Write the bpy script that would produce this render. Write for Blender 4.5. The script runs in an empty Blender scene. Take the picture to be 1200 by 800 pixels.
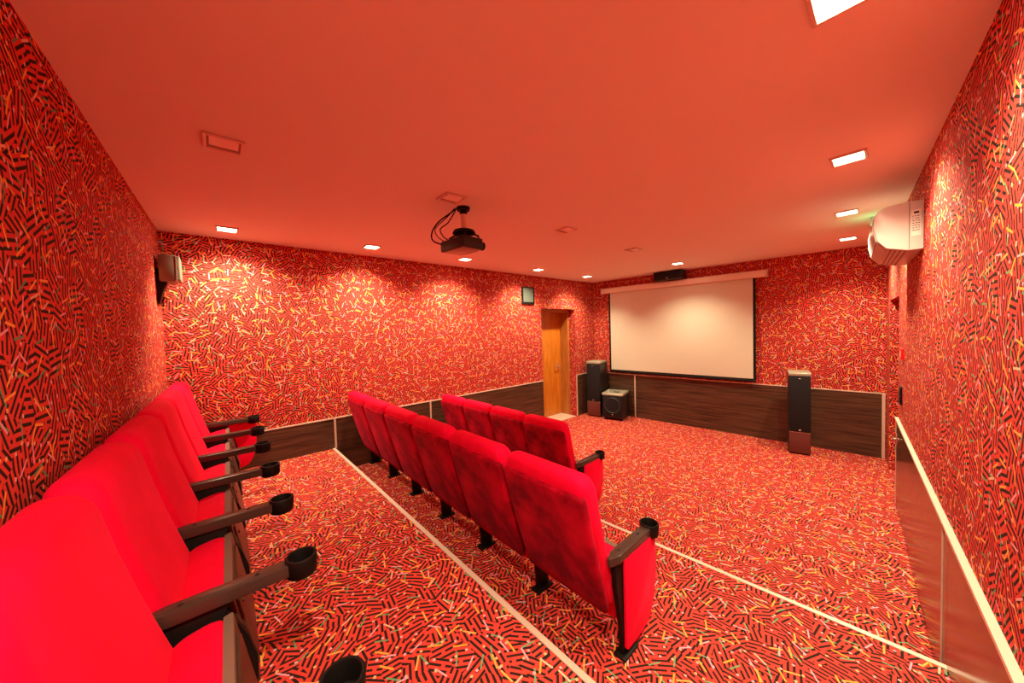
import bpy, bmesh, math, random
from mathutils import Vector, Matrix
random.seed(7)
sc = bpy.context.scene
col = sc.collection
PI = math.pi

# ------------------------------------------------------------------ room numbers (metres)
H = 2.60
Z1, Z2 = 0.205, 0.4657          # middle and rear platform heights
ZW = 0.788                       # top of the dark panelling
def ys(x): return 6.0916 + 0.06356 * x          # front (screen) wall
def xr(y): return 4.3327 - 0.05539 * y          # right wall
def yb(x): return -0.0182 * x                   # back wall
def y1(x): return 2.3307 + 0.0626 * x           # nose of middle platform
def y2(x): return 1.2363 + 0.0033 * x           # nose of rear platform
XC = 3.9818; YC = ys(XC)                         # front right corner

# ------------------------------------------------------------------ materials
def new_mat(name):
    m = bpy.data.materials.new(name); m.use_nodes = True
    nt = m.node_tree
    return m, nt, nt.nodes['Principled BSDF']
def plain(name, c, rough=.5, metal=0., spec=.5, emit=None, es=0., coat=0.):
    m, nt, b = new_mat(name)
    b.inputs['Base Color'].default_value = (*c, 1)
    b.inputs['Roughness'].default_value = rough
    b.inputs['Metallic'].default_value = metal
    b.inputs['Specular IOR Level'].default_value = spec
    b.inputs['Coat Weight'].default_value = coat
    if emit:
        b.inputs['Emission Color'].default_value = (*emit, 1)
        b.inputs['Emission Strength'].default_value = es
    # fine procedural grain so that no surface is perfectly even
    n = nt.nodes.new('ShaderNodeTexNoise'); n.inputs['Scale'].default_value = 180
    bp = nt.nodes.new('ShaderNodeBump'); bp.inputs['Strength'].default_value = .05; bp.inputs['Distance'].default_value = .002
    nt.links.new(n.outputs['Fac'], bp.inputs['Height']); nt.links.new(bp.outputs['Normal'], b.inputs['Normal'])
    return m
def mathn(nt, op, a, b=None, clamp=False):
    n = nt.nodes.new('ShaderNodeMath'); n.operation = op; n.use_clamp = clamp
    for i, v in enumerate((a, b)):
        if v is None: continue
        if isinstance(v, (int, float)): n.inputs[i].default_value = v
        else: nt.links.new(v, n.inputs[i])
    return n.outputs[0]
def vmath(nt, op, a, b):
    n = nt.nodes.new('ShaderNodeVectorMath'); n.operation = op
    for i, v in enumerate((a, b)):
        if isinstance(v, tuple): n.inputs[i].default_value = v
        else: nt.links.new(v, n.inputs[i])
    return n.outputs[0]
def cells(nt, vec, scale, off, rnd=.85):
    """local coordinates turned by a random angle in each Voronoi cell"""
    p = vmath(nt, 'ADD', vec, off)
    v = nt.nodes.new('ShaderNodeTexVoronoi'); v.voronoi_dimensions = '2D'; v.feature = 'F1'
    v.inputs['Scale'].default_value = scale; v.inputs['Randomness'].default_value = rnd
    nt.links.new(p, v.inputs['Vector'])
    loc = vmath(nt, 'SUBTRACT', p, v.outputs['Position'])
    sep = nt.nodes.new('ShaderNodeSeparateColor'); nt.links.new(v.outputs['Color'], sep.inputs[0])
    ang = mathn(nt, 'MULTIPLY', sep.outputs[0], 2 * PI)
    r = nt.nodes.new('ShaderNodeVectorRotate'); r.rotation_type = 'Z_AXIS'
    nt.links.new(loc, r.inputs['Vector']); nt.links.new(ang, r.inputs['Angle'])
    s = nt.nodes.new('ShaderNodeSeparateXYZ'); nt.links.new(r.outputs[0], s.inputs[0])
    return s.outputs[0], s.outputs[1], sep, v
def sticks(nt, vec, scale, off, hl, hw, keep=1.):
    x, y, sep, v = cells(nt, vec, scale, off)
    a = mathn(nt, 'LESS_THAN', mathn(nt, 'ABSOLUTE', x), hl)
    b = mathn(nt, 'LESS_THAN', mathn(nt, 'ABSOLUTE', y), hw)
    m = mathn(nt, 'MULTIPLY', a, b)
    if keep < 1: m = mathn(nt, 'MULTIPLY', m, mathn(nt, 'LESS_THAN', sep.outputs[1], keep))
    return m
def mixc(nt, fac, a, b):
    n = nt.nodes.new('ShaderNodeMix'); n.data_type = 'RGBA'
    nt.links.new(fac, n.inputs['Factor'])
    for k, v in ((6, a), (7, b)):
        if isinstance(v, tuple): n.inputs[k].default_value = (*v, 1)
        else: nt.links.new(v, n.inputs[k])
    return n.outputs[2]
def confetti(name, axes):
    """red cloth with black broken zigzag strokes and coloured sticks; axes picks the two metre axes"""
    m, nt, b = new_mat(name)
    tc = nt.nodes.new('ShaderNodeTexCoord')
    s = nt.nodes.new('ShaderNodeSeparateXYZ'); nt.links.new(tc.outputs['Object'], s.inputs[0])
    c = nt.nodes.new('ShaderNodeCombineXYZ')
    nt.links.new(s.outputs[axes[0]], c.inputs[0]); nt.links.new(s.outputs[axes[1]], c.inputs[1])
    vec = c.outputs[0]
    x, y, sep, v = cells(nt, vec, 13., (31.3, 17.7, 0), 1.)
    row = mathn(nt, 'MULTIPLY', y, 47.)
    stripe = mathn(nt, 'LESS_THAN', mathn(nt, 'FRACT', mathn(nt, 'ADD', row, 100.)), .46)
    rowi = mathn(nt, 'FLOOR', row)
    brk = mathn(nt, 'FRACT', mathn(nt, 'ADD', mathn(nt, 'MULTIPLY', x, 8.), mathn(nt, 'ADD', mathn(nt, 'MULTIPLY', rowi, .377), 100.)))
    black = mathn(nt, 'MULTIPLY', stripe, mathn(nt, 'GREATER_THAN', brk, .12))
    out = mixc(nt, black, (.68, .058, .044), (.026, .014, .011))
    for scale, off, hl, hw, colr, keep in (
            (8.2, (3.1, 9.2, 0), .028, .0032, (.14, .36, .18), .95),
            (7.8, (53.7, 2.9, 0), .028, .0031, (.78, .40, .52), .75),
            (13., (7.7, 41.2, 0), .0050, .0050, (.78, .42, .46), .9),
            (12., (17.1, 21.9, 0), .0050, .0050, (.82, .50, .24), .7),
            (8.4, (81.3, 12.6, 0), .029, .0036, (.92, .40, .06), .85),
            (8.0, (33.3, 52.2, 0), .028, .0036, (.80, .52, .36), .25),
            (8.8, (11.3, 72.6, 0), .029, .0034, (.92, .46, .10), .5)):
        out = mixc(nt, sticks(nt, vec, scale, off, hl, hw, keep), out, colr)
    nt.links.new(out, b.inputs['Base Color'])
    b.inputs['Roughness'].default_value = .85
    b.inputs['Specular IOR Level'].default_value = .15
    n = nt.nodes.new('ShaderNodeTexNoise'); n.inputs['Scale'].default_value = 300
    bp = nt.nodes.new('ShaderNodeBump'); bp.inputs['Strength'].default_value = .25; bp.inputs['Distance'].default_value = .003
    nt.links.new(n.outputs['Fac'], bp.inputs['Height']); nt.links.new(bp.outputs['Normal'], b.inputs['Normal'])
    return m
def wood(name, c0, c1, stretch, rough=.3, scale=1., coat=0.):
    m, nt, b = new_mat(name)
    tc = nt.nodes.new('ShaderNodeTexCoord'); mp = nt.nodes.new('ShaderNodeMapping')
    mp.inputs['Scale'].default_value = stretch
    nt.links.new(tc.outputs['Object'], mp.inputs['Vector'])
    n = nt.nodes.new('ShaderNodeTexNoise'); n.inputs['Scale'].default_value = 5 * scale; n.inputs['Detail'].default_value = 8
    n.inputs['Roughness'].default_value = .65
    nt.links.new(mp.outputs[0], n.inputs['Vector'])
    cr = nt.nodes.new('ShaderNodeValToRGB')
    cr.color_ramp.elements[0].position = .35; cr.color_ramp.elements[0].color = (*c0, 1)
    cr.color_ramp.elements[1].position = .68; cr.color_ramp.elements[1].color = (*c1, 1)
    nt.links.new(n.outputs['Fac'], cr.inputs[0]); nt.links.new(cr.outputs[0], b.inputs['Base Color'])
    b.inputs['Roughness'].default_value = rough; b.inputs['Coat Weight'].default_value = coat
    return m
def velvet(name, c0, c1, scale=4.):
    m, nt, b = new_mat(name)
    tc = nt.nodes.new('ShaderNodeTexCoord')
    n = nt.nodes.new('ShaderNodeTexNoise'); n.inputs['Scale'].default_value = scale; n.inputs['Detail'].default_value = 5
    n.inputs['Roughness'].default_value = .6
    nt.links.new(tc.outputs['Object'], n.inputs['Vector'])
    cr = nt.nodes.new('ShaderNodeValToRGB')
    cr.color_ramp.elements[0].position = .38; cr.color_ramp.elements[0].color = (*c0, 1)
    cr.color_ramp.elements[1].position = .62; cr.color_ramp.elements[1].color = (*c1, 1)
    nt.links.new(n.outputs['Fac'], cr.inputs[0]); nt.links.new(cr.outputs[0], b.inputs['Base Color'])
    b.inputs['Roughness'].default_value = .8; b.inputs['Specular IOR Level'].default_value = .1
    b.inputs['Sheen Weight'].default_value = .35; b.inputs['Sheen Roughness'].default_value = .4
    b.inputs['Sheen Tint'].default_value = (1, .05, .12, 1)
    n2 = nt.nodes.new('ShaderNodeTexNoise'); n2.inputs['Scale'].default_value = 260
    bp = nt.nodes.new('ShaderNodeBump'); bp.inputs['Strength'].default_value = .2; bp.inputs['Distance'].default_value = .002
    nt.links.new(tc.outputs['Object'], n2.inputs['Vector'])
    nt.links.new(n2.outputs['Fac'], bp.inputs['Height']); nt.links.new(bp.outputs['Normal'], b.inputs['Normal'])
    return m

M = {}
CON = [confetti('confetti cloth across x', (1, 2)), confetti('confetti cloth across y', (0, 2)), confetti('confetti carpet', (0, 1))]
M['ceil'] = plain('ceiling paint', (.84, .78, .74), .9, spec=.1)
M['wenge'] = wood('dark wenge board', (.026, .013, .009), (.135, .066, .038), (.35, .35, 9.), .28)
M['wenge_r'] = wood('reddish glossy wenge board', (.055, .016, .009), (.13, .04, .022), (.35, .35, 9.), .2)
M['alu'] = plain('pale satin trim', (.75, .62, .52), .4, .3)
M['door'] = wood('orange oak veneer', (.44, .135, .008), (.62, .21, .02), (3., 3., .5), .35, 1.2)
M['frame'] = wood('oak frame veneer', (.36, .13, .02), (.52, .21, .05), (3., 3., .5), .4, 1.2)
M['velvet'] = velvet('crimson velvet', (.74, .001, .030), (.88, .002, .055), 3.)
M['velvet_shade'] = velvet('brushed crimson velvet with painted shade', (.13, .0003, .005), (.50, .001, .022), 4.)  # brushed nap blotches; shade on the seat rears is put into the darker colour
M['velvet_e'] = velvet('end panel velvet', (.80, .001, .035), (.88, .002, .045), 3.)
M['plastic'] = plain('brown black plastic', (.050, .030, .025), .3)
M['black'] = plain('black steel', (.004, .003, .003), .55, spec=.25)
M['pan'] = wood('dark brown seat pan', (.055, .022, .014), (.085, .038, .025), (.6, 3., 3.), .35)
M['panedge'] = plain('pale plywood edge', (.17, .11, .085), .6)
M['steel'] = plain('bright steel', (.75, .70, .62), .25, .9)
M['white'] = plain('white plastic', (.62, .58, .55), .35)
M['grey_lid'] = plain('silver grey lacquer', (.42, .42, .33), .35, .4)
M['spk'] = plain('black ash cabinet', (.012, .010, .010), .4)
M['grille'] = plain('black speaker cloth', (.016, .016, .020), .8, spec=.2)
M['plum'] = plain('plum brown plinth', (.13, .035, .03), .4)
M['spkgrey'] = plain('taupe speaker shell', (.19, .16, .125), .45)
M['grille_g'] = plain('grey green grille', (.09, .115, .10), .7)
M['screen'] = plain('matt white screen fabric', (.64, .635, .53), .9, spec=.1)
M['housing'] = plain('cream screen housing', (.80, .70, .60), .4)
M['lamp'] = plain('lit lamp face', (1, .9, .7), .5, emit=(1, .82, .55), es=22)
M['lampoff'] = plain('unlit lamp reflector', (.95, .85, .80), .5, 0)
M['recess'] = plain('painted lamp recess shade', (.38, .26, .22), .6)  # flat plate in unlit lamps, its dark colour imitates the shade of a recess
M['lampframe'] = plain('satin lamp frame', (.70, .55, .48), .4, .2)
M['green'] = plain('lit green panel', (.05, .5, .2), .5, emit=(.1, 1, .35), es=5)
M['redplastic'] = plain('red plastic', (.8, .01, .01), .4)
M['screwdark'] = plain('screw recess', (.004, .003, .003), .6)
M['lensglass'] = plain('lens glass', (.01, .01, .02), .05, coat=1.)

# ------------------------------------------------------------------ mesh helpers
def bm_new(): return bmesh.new()
def box(bm, x0, x1, y0, y1, z0, z1, bev=0., seg=2, mi=0, mat=None):
    vs = [bm.verts.new((x, y, z)) for x in (x0, x1) for y in (y0, y1) for z in (z0, z1)]
    idx = ((0, 1, 3, 2), (4, 6, 7, 5), (0, 4, 5, 1), (2, 3, 7, 6), (0, 2, 6, 4), (1, 5, 7, 3))
    fs = [bm.faces.new([vs[i] for i in f]) for f in idx]
    for f in fs: f.material_index = mi
    if bev:
        es = list({e for f in fs for e in f.edges})
        r = bmesh.ops.bevel(bm, geom=es, offset=bev, segments=seg, affect='EDGES', profile=.5)
        for f in r['faces']: f.material_index = mi
        vs = list({v for v in vs if v.is_valid} | {v for f in r['faces'] for v in f.verts})
    if mat: bmesh.ops.transform(bm, matrix=mat, verts=vs)
    return vs
def prism(bm, pts, a0, a1, axis='z', bev=0., seg=2, mi=0):
    """pts: polygon in the two other axes; z: (x,y)  x: (y,z)  y: (x,z)"""
    def mk(p, a):
        return {'z': (p[0], p[1], a), 'x': (a, p[0], p[1]), 'y': (p[0], a, p[1])}[axis]
    A = [bm.verts.new(mk(p, a0)) for p in pts]; B = [bm.verts.new(mk(p, a1)) for p in pts]
    fs = [bm.faces.new(A[::-1]), bm.faces.new(B)]
    n = len(pts)
    for i in range(n):
        j = (i + 1) % n
        fs.append(bm.faces.new((A[i], A[j], B[j], B[i])))
    for f in fs: f.material_index = mi
    if bev:
        es = list({e for f in fs for e in f.edges})
        r = bmesh.ops.bevel(bm, geom=es, offset=bev, segments=seg, affect='EDGES', profile=.5)
        for f in r['faces']: f.material_index = mi
def loft(bm, rings, mi=0):
    R = [[bm.verts.new(p) for p in r] for r in rings]
    n = len(R[0])
    for a, b in zip(R, R[1:]):
        for i in range(n):
            j = (i + 1) % n
            bm.faces.new((a[i], a[j], b[j], b[i])).material_index = mi
    bm.faces.new(R[0][::-1]).material_index = mi
    bm.faces.new(R[-1]).material_index = mi
def cyl(bm, p0, p1, r0, r1=None, n=20, mi=0):
    p0 = Vector(p0); p1 = Vector(p1); r1 = r0 if r1 is None else r1
    d = (p1 - p0).normalized(); a = d.orthogonal().normalized(); b = d.cross(a)
    loft(bm, [[p + r * (math.cos(2 * PI * k / n) * a + math.sin(2 * PI * k / n) * b) for k in range(n)] for p, r in ((p0, r0), (p1, r1))], mi)
def lathe(bm, c, prof, n=32, mi=0):
    """closed profile of (r,z) revolved round the vertical through c"""
    R = [[bm.verts.new((c[0] + r * math.cos(2 * PI * k / n), c[1] + r * math.sin(2 * PI * k / n), c[2] + z)) for r, z in prof] for k in range(n)]
    m = len(prof)
    for k in range(n):
        a, b = R[k], R[(k + 1) % n]
        for i in range(m):
            j = (i + 1) % m
            bm.faces.new((a[i], b[i], b[j], a[j])).material_index = mi
def tube(bm, pts, r, n=8, mi=0):
    pts = [Vector(p) for p in pts]
    rings = []
    a = None
    for i, p in enumerate(pts):
        d = (pts[min(i + 1, len(pts) - 1)] - pts[max(i - 1, 0)]).normalized()
        if a is None: a = d.orthogonal().normalized()
        a = (a - d * a.dot(d)).normalized(); b = d.cross(a)
        rings.append([p + r * (math.cos(2 * PI * k / n) * a + math.sin(2 * PI * k / n) * b) for k in range(n)])
    loft(bm, rings, mi)
def spline(pts, k=8):
    pts = [Vector(p) for p in pts]; out = []
    P = [pts[0]] + pts + [pts[-1]]
    for i in range(1, len(P) - 2):
        for s in range(k):
            t = s / k; p0, p1, p2, p3 = P[i - 1:i + 3]
            out.append(.5 * (2 * p1 + (p2 - p0) * t + (2 * p0 - 5 * p1 + 4 * p2 - p3) * t * t + (-p0 + 3 * p1 - 3 * p2 + p3) * t ** 3))
    return out + [pts[-1]]
def srect(hx, hy, n=28, e=5.):
    o = []
    for k in range(n):
        t = 2 * PI * (k + .5) / n; c, s = math.cos(t), math.sin(t)
        o.append((hx * math.copysign(abs(c) ** (2 / e), c), hy * math.copysign(abs(s) ** (2 / e), s)))
    return o
def rrect(hx, hy, r=.04, k=8):
    r = min(r, hy * .96, hx * .96); o = []
    for q, (sx, sy) in enumerate(((1, 1), (-1, 1), (-1, -1), (1, -1))):
        for i in range(k):
            a = PI / 2 * (q + (i + .0) / (k - 1))
            o.append((sx * (hx - r) + r * math.cos(a), sy * (hy - r) + r * math.sin(a)))
    return o
def obj(name, bm, mats, parent=None, smooth=None, loc=None):
    bmesh.ops.recalc_face_normals(bm, faces=bm.faces)
    me = bpy.data.meshes.new(name); bm.to_mesh(me); bm.free()
    for m in (mats if isinstance(mats, (list, tuple)) else [mats]): me.materials.append(m)
    if smooth is not None:
        me.polygons.foreach_set('use_smooth', [True] * len(me.polygons))
        me.set_sharp_from_angle(angle=math.radians(smooth))
    o = bpy.data.objects.new(name, me); col.objects.link(o)
    if parent: o.parent = parent
    if loc: o.location = loc
    return o
def thing(name, label, cat, loc=(0, 0, 0), rz=0, group=None):
    o = bpy.data.objects.new(name, None); col.objects.link(o)
    o.empty_display_size = .05
    o.location = loc; o.rotation_euler = (0, 0, rz)
    return tag(o, label, cat, group)
def tag(o, label, cat, group=None):
    o['label'] = label; o['category'] = cat
    if group: o['group'] = group
    return o
def struct(o, label=None):
    o['kind'] = 'structure'
    if label: o['label'] = label
    return o
def by_normal(bm):
    bmesh.ops.recalc_face_normals(bm, faces=bm.faces)
    for f in bm.faces:
        n = f.normal
        f.material_index = max(range(3), key=lambda i: abs(n[i]))
def cloth(name, bm, label):
    by_normal(bm)
    o = obj(name, bm, CON); struct(o, label); o['category'] = name.split('_')[0]
    return o

# ------------------------------------------------------------------ shell
b = bm_new()
prism(b, [(-.4, y1(0)), (4.7, y1(4.7)), (4.7, 6.8), (-.4, 6.8)], -.1, 0)
prism(b, [(-.4, -.4), (4.7, -.4), (4.7, y1(4.7)), (-.4, y1(0))], -.1, -.0)
cloth('floor', b, 'red confetti-patterned carpet of the lowest level in front of the screen')
b = bm_new(); prism(b, [(0, y2(0)), (xr(y2(4.25)), y2(4.25)), (xr(y1(4.2)), y1(4.2)), (0, y1(0))], 0, Z1)
cloth('floor_middle_platform', b, 'confetti carpeted middle step carrying the six-seat row')
b = bm_new(); prism(b, [(0, 0), (xr(0), yb(4.33)), (xr(y2(4.25)), y2(4.25)), (0, y2(0))], 0, Z2)
cloth('floor_rear_platform', b, 'confetti carpeted rear step carrying the back row')
b = bm_new(); box(b, -.4, 4.8, -.4, 6.9, H, H + .1)
struct(obj('ceiling', b, M['ceil']), 'plain painted ceiling reflecting the red room')

DY0, DY1, DH = 4.553, 5.485, 2.055
b = bm_new()
box(b, -.4, 0, -.4, DY0, 0, H); box(b, -.4, 0, DY1, 6.9, 0, H); box(b, -.4, 0, DY0, DY1, DH, H)
cloth('wall_left', b, 'long confetti-patterned wall with the oak door')
b = bm_new(); prism(b, [(0, 0), (0, -.3), (4.7, -.4), (4.7, yb(4.7))], 0, H)
cloth('wall_back', b, 'confetti-patterned wall behind the back row')
b = bm_new(); prism(b, [(0, ys(0)), (4.7, ys(4.7)), (4.7, 6.9), (0, 6.9)], 0, H)
cloth('wall_front', b, 'confetti-patterned wall carrying the projection screen')
RY0, RY1, RH = 4.93, 5.93, 1.90
b = bm_new()
prism(b, [(xr(-.1), -.1), (4.7, -.1), (4.7, RY0), (xr(RY0), RY0)], 0, H)
prism(b, [(xr(RY1), RY1), (4.7, RY1), (4.7, ys(4.7)), (XC, YC)], 0, H)
prism(b, [(xr(RY0), RY0), (4.7, RY0), (4.7, RY1), (xr(RY1), RY1)], RH, H)
cloth('wall_right', b, 'confetti-patterned wall beside the camera carrying the air conditioner')

# doors -------------------------------------------------------------
def lever(bm, x, y, z, s):
    """lever handle standing out of a leaf towards s*x"""
    box(bm, min(x, x + s * .006), max(x, x + s * .006), y - .02, y + .02, z - .10, z + .08, .002)
    cyl(bm, (x, y, z), (x + s * .05, y, z), .009)
    cyl(bm, (x + s * .048, y + .006, z), (x + s * .048, y - .115, z), .0085)
d = thing('door_1', 'orange oak door deep in the long patterned wall', 'door', (0, 0, 0)); d['kind'] = 'structure'
b = bm_new(); box(b, -.385, -.345, DY0 + .04, DY1 - .04, .012, DH - .045, .003); obj('door_leaf', b, M['door'], d)
b = bm_new()
for ya, yc in ((DY0, DY0 + .045), (DY1 - .045, DY1)): box(b, -.398, -.150, ya, yc, 0, DH, .003)
box(b, -.398, -.150, DY0 + .045, DY1 - .045, DH - .05, DH, .003)
obj('door_frame', b, M['frame'], d)
b = bm_new(); lever(b, -.345, 5.36, .95, 1); obj('door_handle', b, M['steel'], d, 40)
b = bm_new(); box(b, -.398, .012, DY0 + .046, DY1 - .046, 0, .010, .003); obj('threshold', b, M['alu'], d)
d = thing('door_2', 'oak door in the recess of the right-hand wall beside the screen wall', 'door', (0, 0, 0)); d['kind'] = 'structure'
b = bm_new(); box(b, 4.50, 4.54, RY0 + .05, RY1 - .05, .012, RH - .05, .003); obj('door_leaf', b, M['door'], d)
b = bm_new()
for ya, yc in ((RY0, RY0 + .045), (RY1 - .045, RY1)): box(b, 4.40, 4.56, ya, yc, 0, RH, .003)
box(b, 4.40, 4.56, RY0 + .045, RY1 - .045, RH - .045, RH, .003)
obj('door_frame', b, M['frame'], d)
b = bm_new(); lever(b, 4.50, 5.05, .95, -1); obj('door_handle', b, M['steel'], d, 40)
b = bm_new(); box(b, 4.56, 4.69, RY0, RY1, 0, RH); struct(obj('wall_right_recess', b, M['frame']))

# dark panelling with pale trims ------------------------------------
T = .012
def panel(name, pts, z0, z1, mat, label, bev=.001):
    b = bm_new(); prism(b, pts, z0, z1, bev=bev, seg=1)
    o = obj(name, b, mat); struct(o, label); o['category'] = 'wall panel'; return o
def sideleft(ya, yc): return [(0, ya), (T, ya), (T, yc), (0, yc)]
panel('wall_left_panel', sideleft(.02, 1.243), Z2, ZW, M['wenge'], 'dark wood wall panel above the rear platform, beside the back row')
panel('wall_left_panel', sideleft(1.257, 2.385), Z1, ZW, M['wenge'], 'dark wood wall panel above the middle platform')
panel('wall_left_panel', sideleft(2.400, DY0 - .002), 0, ZW, M['wenge'], 'long dark wood wall panel left of the oak door')
panel('wall_left_panel', sideleft(DY1 + .015, ys(0) - .02), 0, ZW, M['wenge'], 'narrow dark wood wall panel between the oak door and the screen wall')
def front(xa, xb): return [(xa, ys(xa)), (xa, ys(xa) - T), (xb, ys(xb) - T), (xb, ys(xb))]
panel('wall_front_panel', front(.015, .845), 0, ZW, M['wenge'], 'dark wood wall panel behind the subwoofer')
panel('wall_front_panel', front(.868, 3.945), 0, ZW, M['wenge'], 'wide dark wood wall panel under the projection screen')
def right(ya, yc): return [(xr(ya) - T, ya), (xr(ya), ya), (xr(yc), yc), (xr(yc) - T, yc)]
panel('wall_right_panel', right(y1(4.2) + .0, 2.700), 0, ZW, M['wenge_r'], 'glossy reddish dark wall panel just in front of the middle step')
panel('wall_right_panel', right(2.706, RY0 - .012), 0, ZW, M['wenge_r'], 'long glossy reddish dark wall panel ending at the right-hand recess')
panel('wall_right_panel', right(1.26, y1(4.2) - .002), Z1, ZW, M['wenge_r'], 'glossy dark wall panel beside the middle step')
panel('wall_right_panel', right(.02, 1.25), Z2, ZW, M['wenge_r'], 'glossy dark wall panel beside the back row')
b = bm_new(); prism(b, [(.02, yb(0)), (4.3, yb(4.3)), (4.3, yb(4.3) + T), (.02, yb(.02) + T)], Z2, ZW)
o = struct(obj('wall_back_panel', b, M['wenge']), 'dark wood wall panel behind the back row seats'); o['category'] = 'wall panel'
tn = [0]
def trim(bmf, label):
    tn[0] += 1
    b = bm_new(); bmf(b)
    o = obj('trim_%d' % tn[0], b, M['alu']); struct(o, label); o['category'] = 'trim'
TT = .016
trim(lambda b: (box(b, 0, TT, .02, DY0 - .002, ZW, ZW + .012)), 'thin pale strip capping the panelling left of the oak door')
trim(lambda b: (box(b, 0, TT, DY1 + .002, ys(0) - .02, ZW, ZW + .012)), 'thin pale strip capping the panelling right of the oak door')
trim(lambda b: prism(b, [(.02, ys(.02)), (.02, ys(.02) - TT), (3.975, ys(3.975) - TT), (3.975, ys(3.975))], ZW, ZW + .012), 'thin pale strip capping the panelling under the screen')
trim(lambda b: prism(b, [(xr(.02) - .022, .02), (xr(.02), .02), (xr(RY0 - .01), RY0 - .01), (xr(RY0 - .01) - .022, RY0 - .01)], ZW, ZW + .014), 'bright pale strip capping the panelling beside the camera')
trim(lambda b: box(b, 0, TT, 1.240, 1.260, Z2, ZW), 'upright pale strip at the nose of the rear step')
trim(lambda b: box(b, 0, TT, 2.383, 2.403, Z1, ZW), 'upright pale strip at the nose of the middle step')
trim(lambda b: box(b, 0, TT, DY1 + .001, DY1 + .016, 0, ZW), 'upright pale strip beside the oak door')
trim(lambda b: box(b, .845, .868, ys(.85) - TT, ys(.85) + .005, 0, ZW), 'upright pale strip between panels beside the subwoofer')
trim(lambda b: box(b, 3.945, 3.972, ys(3.95) - TT, ys(3.95) + .005, 0, ZW), 'upright pale strip at the corner end of the screen wall panelling')
trim(lambda b: prism(b, [(xr(2.703) - TT, 2.699), (xr(2.703), 2.699), (xr(2.703), 2.707), (xr(2.703) - TT, 2.707)], 0, ZW), 'thin upright strip between the glossy right-hand panels')
trim(lambda b: box(b, xr(RY0) - .014, xr(RY0) + .004, RY0 - .012, RY0 + .004, 0, ZW), 'upright strip at the recess end of the right-hand panelling')
def nose(yf, z):
    def f(b):
        prism(b, [(0.0, yf(0) - .020), (xr(yf(4.2)) - .001, yf(4.2) - .020), (xr(yf(4.2)) - .001, yf(4.2) + .006), (0.0, yf(0) + .006)], z, z + .004)
        prism(b, [(0.0, yf(0) + .0005), (xr(yf(4.2)) - .001, yf(4.2) + .0005), (xr(yf(4.2)) - .001, yf(4.2) + .006), (0.0, yf(0) + .006)], z - .03, z)
    return f
trim(nose(y2, Z2), 'pale metal nosing along the edge of the rear step')
trim(nose(y1, Z1), 'pale metal nosing along the edge of the middle step')

# ------------------------------------------------------------------ seats
P = .525
def ycen(z, k): return .05 + .170 * max(0, (1 - z / k) / (1 - .25 / .866)) ** 1.15
def make_seat(k=.866):
    """k: height of the back top above its floor"""
    root = thing('cinema_seat', 'x', 'cinema seat')
    s = k / .866
    b = bm_new(); rings = []
    for z, hw, ht in ((.235, .225, .012), (.240, .238, .030), (.255, .246, .042), (.30, .2495, .048), (.40, .2505, .050), (.50, .251, .050), (.60, .2525, .050), (.70, .2535, .051),
                      (.76, .2535, .053), (.80, .2525, .054), (.825, .249, .052), (.842, .242, .046), (.855, .229, .036), (.863, .208, .022), (.866, .18, .008)):
        z *= s; yc = ycen(z, k)
        rings.append([(x, yc + y, z + (0.004 * (1 - (x / .26) ** 2) if z > .8 * s else 0)) for x, y in rrect(hw - .004, ht, .042)])
    loft(b, rings)
    obj('backrest', b, M['velvet'], root, 60)
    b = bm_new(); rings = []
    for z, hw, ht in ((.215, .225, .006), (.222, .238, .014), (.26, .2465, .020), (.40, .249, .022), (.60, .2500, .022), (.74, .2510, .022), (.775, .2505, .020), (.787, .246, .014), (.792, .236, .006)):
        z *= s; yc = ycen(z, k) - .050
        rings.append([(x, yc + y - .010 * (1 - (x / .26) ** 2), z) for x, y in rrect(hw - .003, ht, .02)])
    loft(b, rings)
    obj('back_panel', b, M['velvet_shade'], root, 60)
    # tipped-up cushion and its board
    A = Vector((0, .325, .115)); B = Vector((0, .268, .425)); ax = (B - A); L = ax.length; ax.normalize(); nn = Vector((0, ax.z, -ax.y))
    def slab(b, specs, off, e=5., mi=0):
        rings = []
        for t, hw, ht in specs:
            c = A + ax * (t * L) + nn * off
            rings.append([tuple(c + Vector((x, 0, 0)) + nn * y) for x, y in rrect(hw, ht, .034 if e == 5. else .004)])
        loft(b, rings, mi)
    b = bm_new()
    slab(b, ((0, .20, .02), (.02, .225, .042), (.08, .232, .054), (.5, .234, .058), (.93, .235, .062), (.975, .234, .058), (.993, .230, .050), (1., .222, .036)), 0)
    seat = obj('seat', b, M['velvet'], root, 60)
    b = bm_new()
    slab(b, ((-.03, .215, .010), (.0, .225, .011), (.93, .232, .011), (.985, .225, .010)), .066, 12.)
    slab(b, ((.05, .170, .004), (.10, .185, .005), (.82, .190, .005), (.88, .175, .004)), .079, 12.)
    slab(b, ((.955, .227, .0115), (.992, .222, .011)), .0665, 12., 1)
    cyl(b, tuple(A + ax * (.7 * L) + nn * .080 + Vector((.12, 0, 0))), tuple(A + ax * (.7 * L) + nn * .088 + Vector((.12, 0, 0))), .007)
    obj('seat_pan', b, [M['pan'], M['panedge']], seat, 40)
    return root
def arm_bm(x):
    b = bm_new()
    prism(b, [(x - .007, .152), (x + .007, .152), (x + .025, .205), (x + .025, .485), (x - .025, .485), (x - .025, .205)], .456, .494, bev=.004)
    for yy in (.235, .405): cyl(b, (x, yy, .488), (x, yy, .4948), .0065, mi=1, n=14)
    return b
def cup_bm(x):
    b = bm_new()
    lathe(b, (x, .522, 0), [(.046, .500), (.044, .503), (.0385, .503), (.037, .500), (.036, .452), (.0005, .450), (.0005, .442), (.041, .442), (.044, .446)], 36)
    return b
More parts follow.
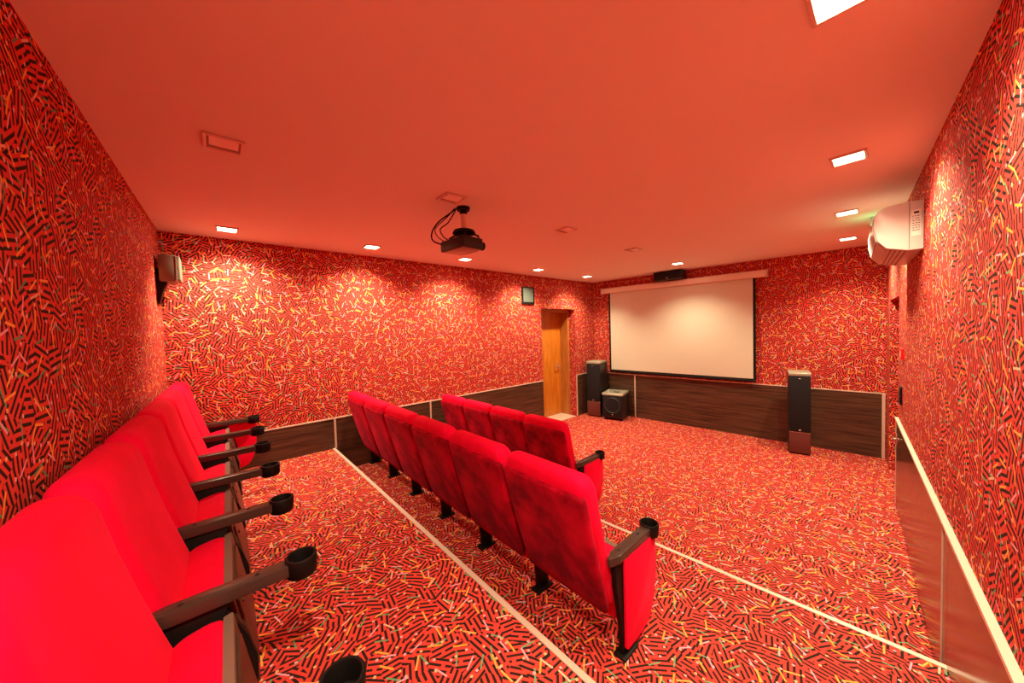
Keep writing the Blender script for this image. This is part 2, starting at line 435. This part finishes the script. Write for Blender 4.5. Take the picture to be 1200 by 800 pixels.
def frame_bm(x):
    b = bm_new()
    prism(b, [(.185, .457), (.345, .457), (.325, .43), (.348, .39), (.375, .33), (.396, .25), (.396, .18), (.36, .11), (.325, .07), (.325, .012), (.240, .012), (.240, .10), (.225, .2), (.195, .34)], x - .0115, x + .0115, 'x', .003)
    box(b, x - .03, x + .03, .222, .345, 0, .012, .003)
    cyl(b, (x - .013, .325, .155), (x + .013, .325, .155), .024)
    return b
def side_bm(x, sgn):
    """upholstered end panel on the outer face of an end frame"""
    b = bm_new(); x0, x1 = sorted((x + sgn * .0118, x + sgn * .0248))
    prism(b, [(.245, .4555), (.535, .4555), (.538, .30), (.530, .20), (.505, .115), (.47, .06), (.40, .035), (.262, .030), (.245, .05)], x0, x1, 'x', .005, 3)
    return b
def add_arm(root, x, end=0):
    a = obj('armrest', arm_bm(x), [M['plastic'], M['screwdark']], root, 40)
    obj('cup_holder', cup_bm(x), M['black'], a, 40)
    obj('leg', frame_bm(x), M['black'], root, 40)
    if end: obj('end_panel', side_bm(x, end), M['velvet_e'], root, 50)
def copy_tree(o, parent=None):
    c = o.copy(); col.objects.link(c); c.parent = parent
    for ch in list(o.children): copy_tree(ch, c)
    return c
def row(spots, k, labels, group):
    """spots: x, y, z, turn of each seat, from the door wall side to the aisle"""
    n = len(spots)
    proto = make_seat(k); add_arm(proto, P / 2)
    first = make_seat(k); add_arm(first, P / 2); add_arm(first, -P / 2, -1)
    last = make_seat(k); add_arm(last, P / 2, 1)
    for i, (x, y, z, r) in enumerate(spots):
        o = first if i == 0 else last if i == n - 1 else proto if i == 1 else copy_tree(proto)
        o.location = (x, y, z); o.rotation_euler = (0, 0, r)
        o['label'] = labels[i]; o['group'] = group
def line(x0, ya, yc, z, n, pitch):
    r = math.atan2(yc - ya, (n - 1) * pitch)
    return [(x0 + pitch * i, ya + (yc - ya) * i / (n - 1), z, r) for i in range(n)]
ORD = ['first', 'second', 'third', 'fourth', 'fifth', 'sixth']
lab = lambda where: ['crimson tip-up cinema seat in the %s, %s from the door wall' % (where, o) for o in ORD]
LR = lab('back row')
LM = lab('middle row')
LF = lab('front row')
LM[5] = 'crimson cinema seat with red end panel at the aisle end of the six-seat middle row'
LF[3] = 'crimson cinema seat with red end panel, aisle end of the four-seat front row'
REAR = line(.080 + P / 2, .024, -.024, Z2, 6, P)
row(REAR, .885, LR, 'back row of cinema seats')
MID = line(.048 + .528 / 2, 1.37, 1.39, Z1, 6, .528)
row(MID, .875, LM, 'middle row of cinema seats')
FRONT = line(.070 + P / 2, 2.50, 2.51, 0, 4, P)
row(FRONT, .880, LF, 'front row of cinema seats')

# ------------------------------------------------------------------ ceiling lights
def make_lamp(lit):
    root = thing('ceiling_light', 'x', 'ceiling light')
    b = bm_new(); s = .060
    for a in ((-s - .014, s + .014, -s - .014, -s), (-s - .014, s + .014, s, s + .014), (-s - .014, -s, -s, s), (s, s + .014, -s, s)):
        box(b, *a, -.011, .0005, .002, 1)
    obj('frame', b, M['lampframe'], root)
    b = bm_new()
    if lit: box(b, -s, s, -s, s, -.0035, -.0005)
    else:
        box(b, -s, s, -s, s, -.0025, -.0005, mi=1)
        prism(b, [(.046 * math.cos(PI * i / 12) + .008, -.003 - .010 * math.sin(PI * i / 12)) for i in range(13)], -.052, .052, 'y', mi=0)
    obj('lamp_face', b, M['lamp'] if lit else [M['lampoff'], M['recess']], root, 40)
    return root
WARM = (1., .82, .51)
def light_at(root, spot, area, tilt=(0, 0), cone=126):
    if spot:
        l = bpy.data.lights.new('spot', 'SPOT'); l.energy = spot; l.color = WARM; l.spot_size = math.radians(cone); l.spot_blend = .85; l.shadow_soft_size = .04
        o = bpy.data.objects.new('lamp_spot', l); col.objects.link(o); o.parent = root; o.location = (0, 0, -.02); o.rotation_euler = (tilt[0], tilt[1], 0)
    if area:
        l = bpy.data.lights.new('glow', 'AREA'); l.energy = area; l.color = WARM; l.shape = 'SQUARE'; l.size = .12
        o = bpy.data.objects.new('lamp_glow', l); col.objects.link(o); o.parent = root; o.location = (0, 0, -.008)
LIT = [((.37, .431), 'square lit downlight nearest the rear corner, over the patterned door wall'),
       ((.45, 1.571), 'square lit downlight, second along the door wall from the back row'),
       ((.48, 2.700), 'square lit downlight beyond the hanging projector, along the door wall'),
       ((.47, 4.02), 'square lit downlight above the dark wall speaker by the oak door'),
       ((.47, 5.25), 'square lit downlight in the corner of the door wall and screen wall'),
       ((1.938, 5.43), 'square lit downlight just above the black centre speaker'),
       ((3.69, 5.61), 'square lit downlight behind the air conditioner, nearest the screen wall'),
       ((3.76, 4.34), 'square lit downlight beside the white air conditioner, seen edge on'),
       ((3.85, 3.01), 'square lit downlight between the air conditioner and the brightest lamp'),
       ((3.92, 1.665), 'large bright downlight at the top edge of the photo')]
SP = [190, 200, 200, 195, 185, 165, 210, 210, 190, 150]
proto = make_lamp(True)
for i, ((x, y), lb) in enumerate(LIT):
    o = proto if i == 0 else copy_tree(proto)
    o.location = (x, y, H); o['label'] = lb; o['group'] = 'lit square downlights'
roots = [o for o in col.objects if o.name.startswith('ceiling_light') and o.parent is None]
TILT = [(.05, .20), (0, .20), (0, .20), (0, .20), (.0, .10), (.02, 0), (.0, -.02), (0, -.08), (0, -.14), (0, -.14)]
for o, e, t in zip(roots, SP, TILT): light_at(o, e, 2., t)
# one more lamp of the right-hand row hangs over the camera, outside the picture
o = copy_tree(proto); o.location = (3.95, .42, H)
o['label'] = 'square lit downlight above the viewer, last of the right-hand row'
light_at(o, 50, 2., (0, -.05))
proto = make_lamp(False)
for i, ((x, y), lb) in enumerate([((1.955, .39), 'unlit square downlight nearest the back row, pinkish tilted drum inside'),
                                  ((2.04, 1.557), 'unlit square downlight right beside the projector pole'),
                                  ((2.04, 2.763), 'small unlit square downlight in mid ceiling beyond the projector'),
                                  ((2.0, 4.048), 'unlit square downlight nearest the black centre speaker')]):
    o = proto if i == 0 else copy_tree(proto)
    o.location = (x, y, H); o['label'] = lb; o['group'] = 'unlit square downlights down the middle of the ceiling'

# ------------------------------------------------------------------ projector
PX, PY = 1.90, 1.72
pr = thing('projector', 'black projector hanging from the ceiling on a short pole with looping cables', 'projector', (PX, PY, 0), math.radians(4))
b = bm_new(); cyl(b, (.03, 0, H), (.03, 0, H - .022), .05, .045, 28); cyl(b, (.03, 0, H - .022), (.03, 0, H - .05), .026, n=24)
obj('ceiling_flange', b, M['black'], pr, 40)
b = bm_new(); cyl(b, (.03, 0, H - .05), (.03, 0, 2.425), .023, n=24); obj('pole', b, plain('satin steel pole', (.80, .68, .60), .4, .2), pr, 40)
b = bm_new(); cyl(b, (.03, 0, 2.432), (.03, 0, 2.412), .075, .085, 32); cyl(b, (.03, 0, 2.412), (.03, 0, 2.39), .04, n=24)
for sx, sy in ((-.10, -.06), (.09, -.055), (.09, .06), (-.08, .06)):
    tube(b, [(.03, 0, 2.408), (.03 + sx * .6, sy * .6, 2.405), (.03 + sx, sy, 2.385), (.03 + sx, sy, 2.366)], .007)
obj('mount_bracket', b, M['black'], pr, 40)
b = bm_new()
prism(b, [(-.135, -.10), (.140, -.10), (.140, .085), (.05, .105), (-.05, .105), (-.135, .085)], 2.290, 2.368, bev=.010, seg=3)
body = obj('body', b, M['spk'], pr, 40)
b = bm_new(); box(b, -.115, .118, -.085, .075, 2.2855, 2.2905, .002); obj('underside_panel', b, plain('pale projector underside', (.35, .22, .19), .35), body, 40)
b = bm_new(); cyl(b, (.085, .08, 2.328), (.085, .130, 2.328), .033, .031, 28); cyl(b, (.085, .1295, 2.328), (.085, .1315, 2.328), .025, n=28, mi=1)
obj('lens', b, [M['black'], M['lensglass']], body, 40)
b = bm_new()
for i in range(7): box(b, -.1365, -.1340, -.075 + i * .022, -.063 + i * .022, 2.305, 2.352)
obj('vent', b, M['plastic'], body)
b = bm_new()
tube(b, spline([(-.02, -.035, H - .001), (-.05, -.05, 2.575), (-.14, -.10, 2.52), (-.19, -.13, 2.45), (-.185, -.13, 2.385), (-.12, -.09, 2.345)]), .0055)
tube(b, spline([(-.015, -.03, H - .001), (-.035, -.04, 2.565), (-.07, -.07, 2.50), (-.125, -.10, 2.46), (-.10, -.09, 2.40), (-.05, -.07, 2.364)]), .0045)
tube(b, spline([(-.025, -.04, H - .001), (-.09, -.07, 2.54), (-.16, -.12, 2.47), (-.15, -.11, 2.41), (-.10, -.08, 2.364)]), .0035)
obj('cable', b, M['black'], pr, 60)

# ------------------------------------------------------------------ projection screen
ang = math.atan(.06356)
SX, SYM = 1.54, ys(1.54)
ps = thing('projection_screen', 'large white pull-down projection screen with black borders on the front wall', 'projection screen', (SX, SYM, 0), ang)
b = bm_new()
box(b, -1.295, 1.30, -.105, -.012, 2.345, 2.445, .018, 4); obj('housing', b, M['housing'], ps, 40)
b = bm_new()
b.free()
for x in (-1.307, 1.300):
    b = bm_new(); box(b, x, x + .012, -.110, -.008, 2.340, 2.450, .003); obj('end_cap', b, M['white'], ps)
for x in (-.9, .95):
    b = bm_new(); box(b, x, x + .05, -.02, -.001, 2.36, 2.455, .002); obj('wall_bracket', b, M['white'], ps)
b = bm_new(); box(b, -1.135, 1.135, -.052, -.050, .875, 2.36); fab = obj('fabric', b, M['screen'], ps)
b = bm_new()
box(b, -1.168, -1.1355, -.0525, -.0495, .86, 2.36); box(b, 1.1355, 1.168, -.0525, -.0495, .86, 2.36); box(b, -1.1355, 1.1355, -.0525, -.0495, .855, .8745)
obj('black_border', b, M['black'], fab)
b = bm_new(); box(b, -1.172, 1.172, -.060, -.042, .825, .856, .006, 3); obj('weight_bar', b, M['black'], ps, 40)

# ------------------------------------------------------------------ speakers
def tower(x, y, rz, h, w, dp, label):
    """y is the face towards the room"""
    t = thing('tower_speaker', label, 'speaker', (x, y, 0), rz, 'floor-standing tower speakers')
    hp = h * .27
    b = bm_new(); box(b, -w / 2, w / 2, .004, dp, .012, h - .012, .006, 3)
    for sx in (-1, 1):
        for yy in (.03, dp - .03): cyl(b, (sx * (w / 2 - .03), yy, .013), (sx * (w / 2 - .03), yy, 0), .014, .010, 14)
    c = obj('cabinet', b, M['spk'], t, 40)
    b = bm_new(); prism(b, [(-.008, h - .045), (-.004, h - .012), (.03, h), (dp - .02, h), (dp, h - .012), (dp, h - .030), (.02, h - .035)], -w / 2 - .002, w / 2 + .002, 'x', .003)
    obj('top_cap', b, M['grey_lid'], t, 40)
    b = bm_new(); box(b, -w / 2 + .006, w / 2 - .006, -.014, .004, hp + .008, h - .046, .006, 3); g = obj('grille', b, M['grille'], t, 40)
    b = bm_new(); box(b, -.012, .012, -.0175, -.013, hp + .022, hp + .040, .002); obj('badge', b, M['steel'], g)
    b = bm_new(); box(b, -.016, .016, -.0165, -.013, h - .085, h - .078, .001); obj('badge', b, M['steel'], g)
    b = bm_new(); box(b, -w / 2 + .004, w / 2 - .004, -.010, .004, .020, hp, .004); obj('plinth_front', b, M['plum'], t, 40)
    b = bm_new(); box(b, -w / 2, w / 2, -.011, .0, hp + .001, hp + .0055); obj('trim_line', b, M['steel'], t)
    return t
tower(.265, 5.665, math.radians(9), 1.055, .27, .33, 'black tower speaker beside the subwoofer near the oak door')
tower(3.250, 5.835, math.radians(12), 1.052, .215, .30, 'black tower speaker standing alone at the right end of the screen wall')
sw = thing('subwoofer', 'black cube subwoofer with silver-grey top standing beside the left tower speaker', 'subwoofer', (.665, 5.665, 0), math.radians(14))
b = bm_new(); box(b, -.185, .185, 0, .40, .035, .455, .010, 3); obj('cabinet', b, M['spk'], sw, 40)
b = bm_new(); prism(b, [(-.012, .452), (-.006, .480), (.03, .492), (.385, .498), (.405, .486), (.405, .456)], -.190, .190, 'x', .004)
obj('top_cap', b, M['grey_lid'], sw, 40)
b = bm_new(); box(b, -.168, .168, -.012, .001, .075, .44, .006, 3); g = obj('grille', b, M['grille'], sw, 40)
b = bm_new()
R = [[(-.0 + r * math.cos(2 * PI * k / 40), yy, .275 + r * math.sin(2 * PI * k / 40)) for r, yy in ((.140, -.0125), (.136, -.017), (.130, -.0125))] for k in range(40)]
V = [[b.verts.new(p) for p in r] for r in R]
for k in range(40):
    for i in range(2): b.faces.new((V[k][i], V[(k + 1) % 40][i], V[(k + 1) % 40][i + 1], V[k][i + 1]))
obj('driver_ring', b, plain('dull black ring', (.05, .045, .045), .35), g, 60)
b = bm_new(); box(b, -.012, .012, -.015, -.011, .095, .113, .002); obj('badge', b, M['steel'], g)
for sx in (-1, 1):
    for yy in (.04, .36):
        b = bm_new(); cyl(b, (sx * .14, yy, .036), (sx * .14, yy, 0), .024, .019, 16); obj('foot', b, M['black'], sw, 40)
b = bm_new(); lathe(b, (0, 0, 0), [(.0005, 0), (.016, 0), (.017, .012), (.010, .035), (.0005, .038)], 20)
o = tag(obj('small_knob', b, M['white'], None, 40, (.535, 5.74, .497)), 'tiny pale object standing on the top of the subwoofer', 'ornament')
b = bm_new(); box(b, -.055, .055, -.03, .03, 0, .012, .004); 
o = tag(obj('remote_control', b, M['spkgrey'], None, 40, (.67, 5.80, .4985)), 'small flat grey device lying on the subwoofer', 'remote control')

cs = thing('centre_speaker', 'wide black centre speaker mounted above the screen housing', 'speaker', (1.545, ys(1.545) - .002, 2.452), ang)
b = bm_new(); box(b, -.225, .225, -.24, -.02, .0, .138, .008, 3); obj('cabinet', b, M['spk'], cs, 40)
b = bm_new(); box(b, -.215, .215, -.252, -.239, .008, .130, .005, 3); g = obj('grille', b, M['grille'], cs, 40)
b = bm_new(); box(b, -.012, .012, -.256, -.251, .018, .030, .001); obj('badge', b, M['steel'], g)
b = bm_new(); box(b, -.06, .06, -.021, 0, .03, .11, .003); obj('wall_bracket', b, M['black'], cs)

wsx = thing('wall_speaker', 'small flat grey-green wall speaker with dark frame left of the oak door', 'speaker', (0, 4.235, 2.115))
b = bm_new()
for a in ((-.138, .138, 0, .035), (-.138, .138, .268, .285), (-.138, -.116, .035, .268), (.116, .138, .035, .268)):
    box(b, 0, .030, a[0], a[1], a[2], a[3], .003)
box(b, 0, .018, -.12, .12, .03, .27); obj('cabinet', b, M['black'], wsx)
b = bm_new(); box(b, .0181, .025, -.1155, .1155, .0355, .2675, .003); obj('grille', b, M['grille_g'], wsx)

rs = thing('surround_speaker', 'taupe box speaker on a black bracket in the rear corner above the back row', 'speaker', (.21, -.004, 2.15))
b = bm_new(); prism(b, [(-.10, .02), (.10, .02), (.115, .115), (-.115, .115)], 0, .205, bev=.010, seg=3); obj('cabinet', b, M['spkgrey'], rs, 40)
b = bm_new(); box(b, -.117, .117, .1152, .122, .004, .201, .002); obj('trim_line', b, M['steel'], rs)
b = bm_new(); box(b, -.110, .110, .1222, .142, .008, .197, .007, 3); obj('grille', b, M['spkgrey'], rs, 40)
b = bm_new(); prism(b, [(0, .10), (0, -.17), (.012, -.17), (.035, -.06), (.06, -.012), (.06, -.001), (.019, -.001), (.019, .10)], -.045, .045, 'x', .003); obj('wall_bracket', b, M['black'], rs)

# ------------------------------------------------------------------ air conditioner
ac = thing('air_conditioner', 'white split air conditioner high on the right-hand wall', 'air conditioner', (xr(3.5), 3.5, 0), math.atan(.05539))
prof = [(-.001, 2.395), (-.060, 2.400), (-.150, 2.392), (-.188, 2.372), (-.205, 2.335), (-.205, 2.270), (-.190, 2.190), (-.150, 2.135), (-.060, 2.108), (-.001, 2.108)]
b = bm_new(); prism(b, prof, 0, .86, 'y', .004); shell = obj('casing', b, M['white'], ac, 30)
b = bm_new(); prism(b, [(-.2055, 2.335), (-.2085, 2.334), (-.2085, 2.268), (-.1935, 2.187), (-.1905, 2.188), (-.2055, 2.27)], .03, .83, 'y'); obj('front_cover', b, M['white'], ac, 30)
b = bm_new()
n0 = Vector((-.150, 0, 2.135)); n1 = Vector((-.190, 0, 2.190))
prism(b, [(-.145, 2.1315), (-.185, 2.184), (-.190, 2.180), (-.150, 2.1275)], .05, .81, 'y'); obj('louvre_flap', b, M['white'], ac)
b = bm_new()
for i in range(4):
    x = -.066 - i * .020
    prism(b, [(x, 2.1095 + i * .0058), (x - .006, 2.1112 + i * .0058), (x - .006, 2.1062 + i * .0058), (x, 2.1045 + i * .0058)], .05, .81, 'y')
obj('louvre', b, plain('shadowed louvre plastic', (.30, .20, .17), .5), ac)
b = bm_new()
box(b, -.050, -.012, -.0012, .001, 2.19, 2.345); st = obj('rating_label', b, plain('pale label paper', (.78, .72, .66), .6), ac)
b = bm_new(); r_ = random.Random(3)
box(b, -.040, -.020, -.002, -.0012, 2.322, 2.334)
for i in range(7):
    z = 2.305 - i * .014; x = -.046
    while x < -.020:
        w = r_.uniform(.004, .010); box(b, x, x + w, -.002, -.0012, z, z + .004); x += w + r_.uniform(.002, .005)
obj('print', b, M['screwdark'], st)
b = bm_new(); box(b, -.059, -.0565, -.0012, .001, 2.112, 2.396); obj('seam', b, M['spkgrey'], ac)

# ------------------------------------------------------------------ small things on the right wall
def on_right(name, y, z, label, cat):
    return thing(name, label, cat, (xr(y), y, z), math.atan(.05539))
fa = on_right('fire_alarm_button', 4.53, 1.36, 'small red fire alarm call point on the right-hand wall', 'fire alarm')
b = bm_new(); box(b, -.018, 0, -.045, .045, 0, .09, .005, 3); obj('housing', b, M['redplastic'], fa, 40)
b = bm_new(); box(b, -.020, -.0175, -.022, .022, .02, .065, .001); obj('button', b, M['white'], fa)
lsw = on_right('light_switch', 4.64, .97, 'dark light switch plate just above the end of the right-hand panelling', 'light switch')
b = bm_new(); box(b, -.012, 0, -.045, .045, 0, .15, .003); obj('plate', b, M['black'], lsw)
b = bm_new()
box(b, -.018, -.0118, -.035, .035, .010, .070, .002); obj('rocker', b, M['plastic'], lsw)
b = bm_new(); box(b, -.018, -.0118, -.035, .035, .080, .140, .002); obj('rocker', b, M['plastic'], lsw)
wc = on_right('door_catch', 4.86, .57, 'small silver catch at the recess end of the glossy right-hand panelling', 'door catch')
b = bm_new(); box(b, -T - .006, -T + .002, -.02, .02, 0, .09, .002); obj('plate', b, M['steel'], wc)
b = bm_new(); cyl(b, (-T - .004, 0, .045), (-T - .022, 0, .045), .008); cyl(b, (-T - .020, .01, .045), (-T - .020, -.05, .045), .008); obj('lever', b, M['steel'], wc, 40)
ex = thing('exit_light', 'green glowing exit light mostly hidden behind the air conditioner', 'exit light', (3.960, 4.72, 2.42))
b = bm_new(); box(b, -.075, .075, -.02, .02, .11, .18, .004); obj('housing', b, M['white'], ex)
b = bm_new(); box(b, -.07, .07, -.010, .010, 0, .112, .002); obj('panel', b, M['green'], ex)
l = bpy.data.lights.new('green glow', 'POINT'); l.energy = .9; l.color = (.1, 1., .35); l.shadow_soft_size = .05
o = bpy.data.objects.new('exit_glow', l); col.objects.link(o); o.location = (3.88, 4.68, 2.46)

# ------------------------------------------------------------------ camera
f_px = 392.292
yaw, pitch, roll = .8477, -.0341, -.0296
fw = Vector((-math.sin(yaw) * math.cos(pitch), math.cos(yaw) * math.cos(pitch), math.sin(pitch)))
rt = Vector((math.cos(yaw), math.sin(yaw), 0)); up = rt.cross(fw)
r2 = math.cos(roll) * rt + math.sin(roll) * up; u2 = -math.sin(roll) * rt + math.cos(roll) * up
cam = bpy.data.cameras.new('camera'); co = bpy.data.objects.new('camera', cam); col.objects.link(co)
cam.sensor_width = 36; cam.lens = f_px / 1200 * 36; cam.clip_start = .02
mw = Matrix.Identity(4)
for i in range(3): mw[i][0], mw[i][1], mw[i][2] = r2[i], u2[i], -fw[i]
mw.translation = Vector((4.0114, .3232, 1.6943))
co.matrix_world = mw
sc.camera = co

w = bpy.data.worlds.new('world'); sc.world = w; w.use_nodes = True
w.node_tree.nodes['Background'].inputs[0].default_value = (.05, .04, .04, 1)
sc.view_settings.view_transform = 'Standard'; sc.view_settings.look = 'None'
sc.view_settings.exposure = -0.35; sc.view_settings.gamma = 1; sc.view_settings.use_curve_mapping = False
sc.cycles.max_bounces = 14; sc.cycles.diffuse_bounces = 8; sc.cycles.glossy_bounces = 4
sc.cycles.sample_clamp_indirect = 6
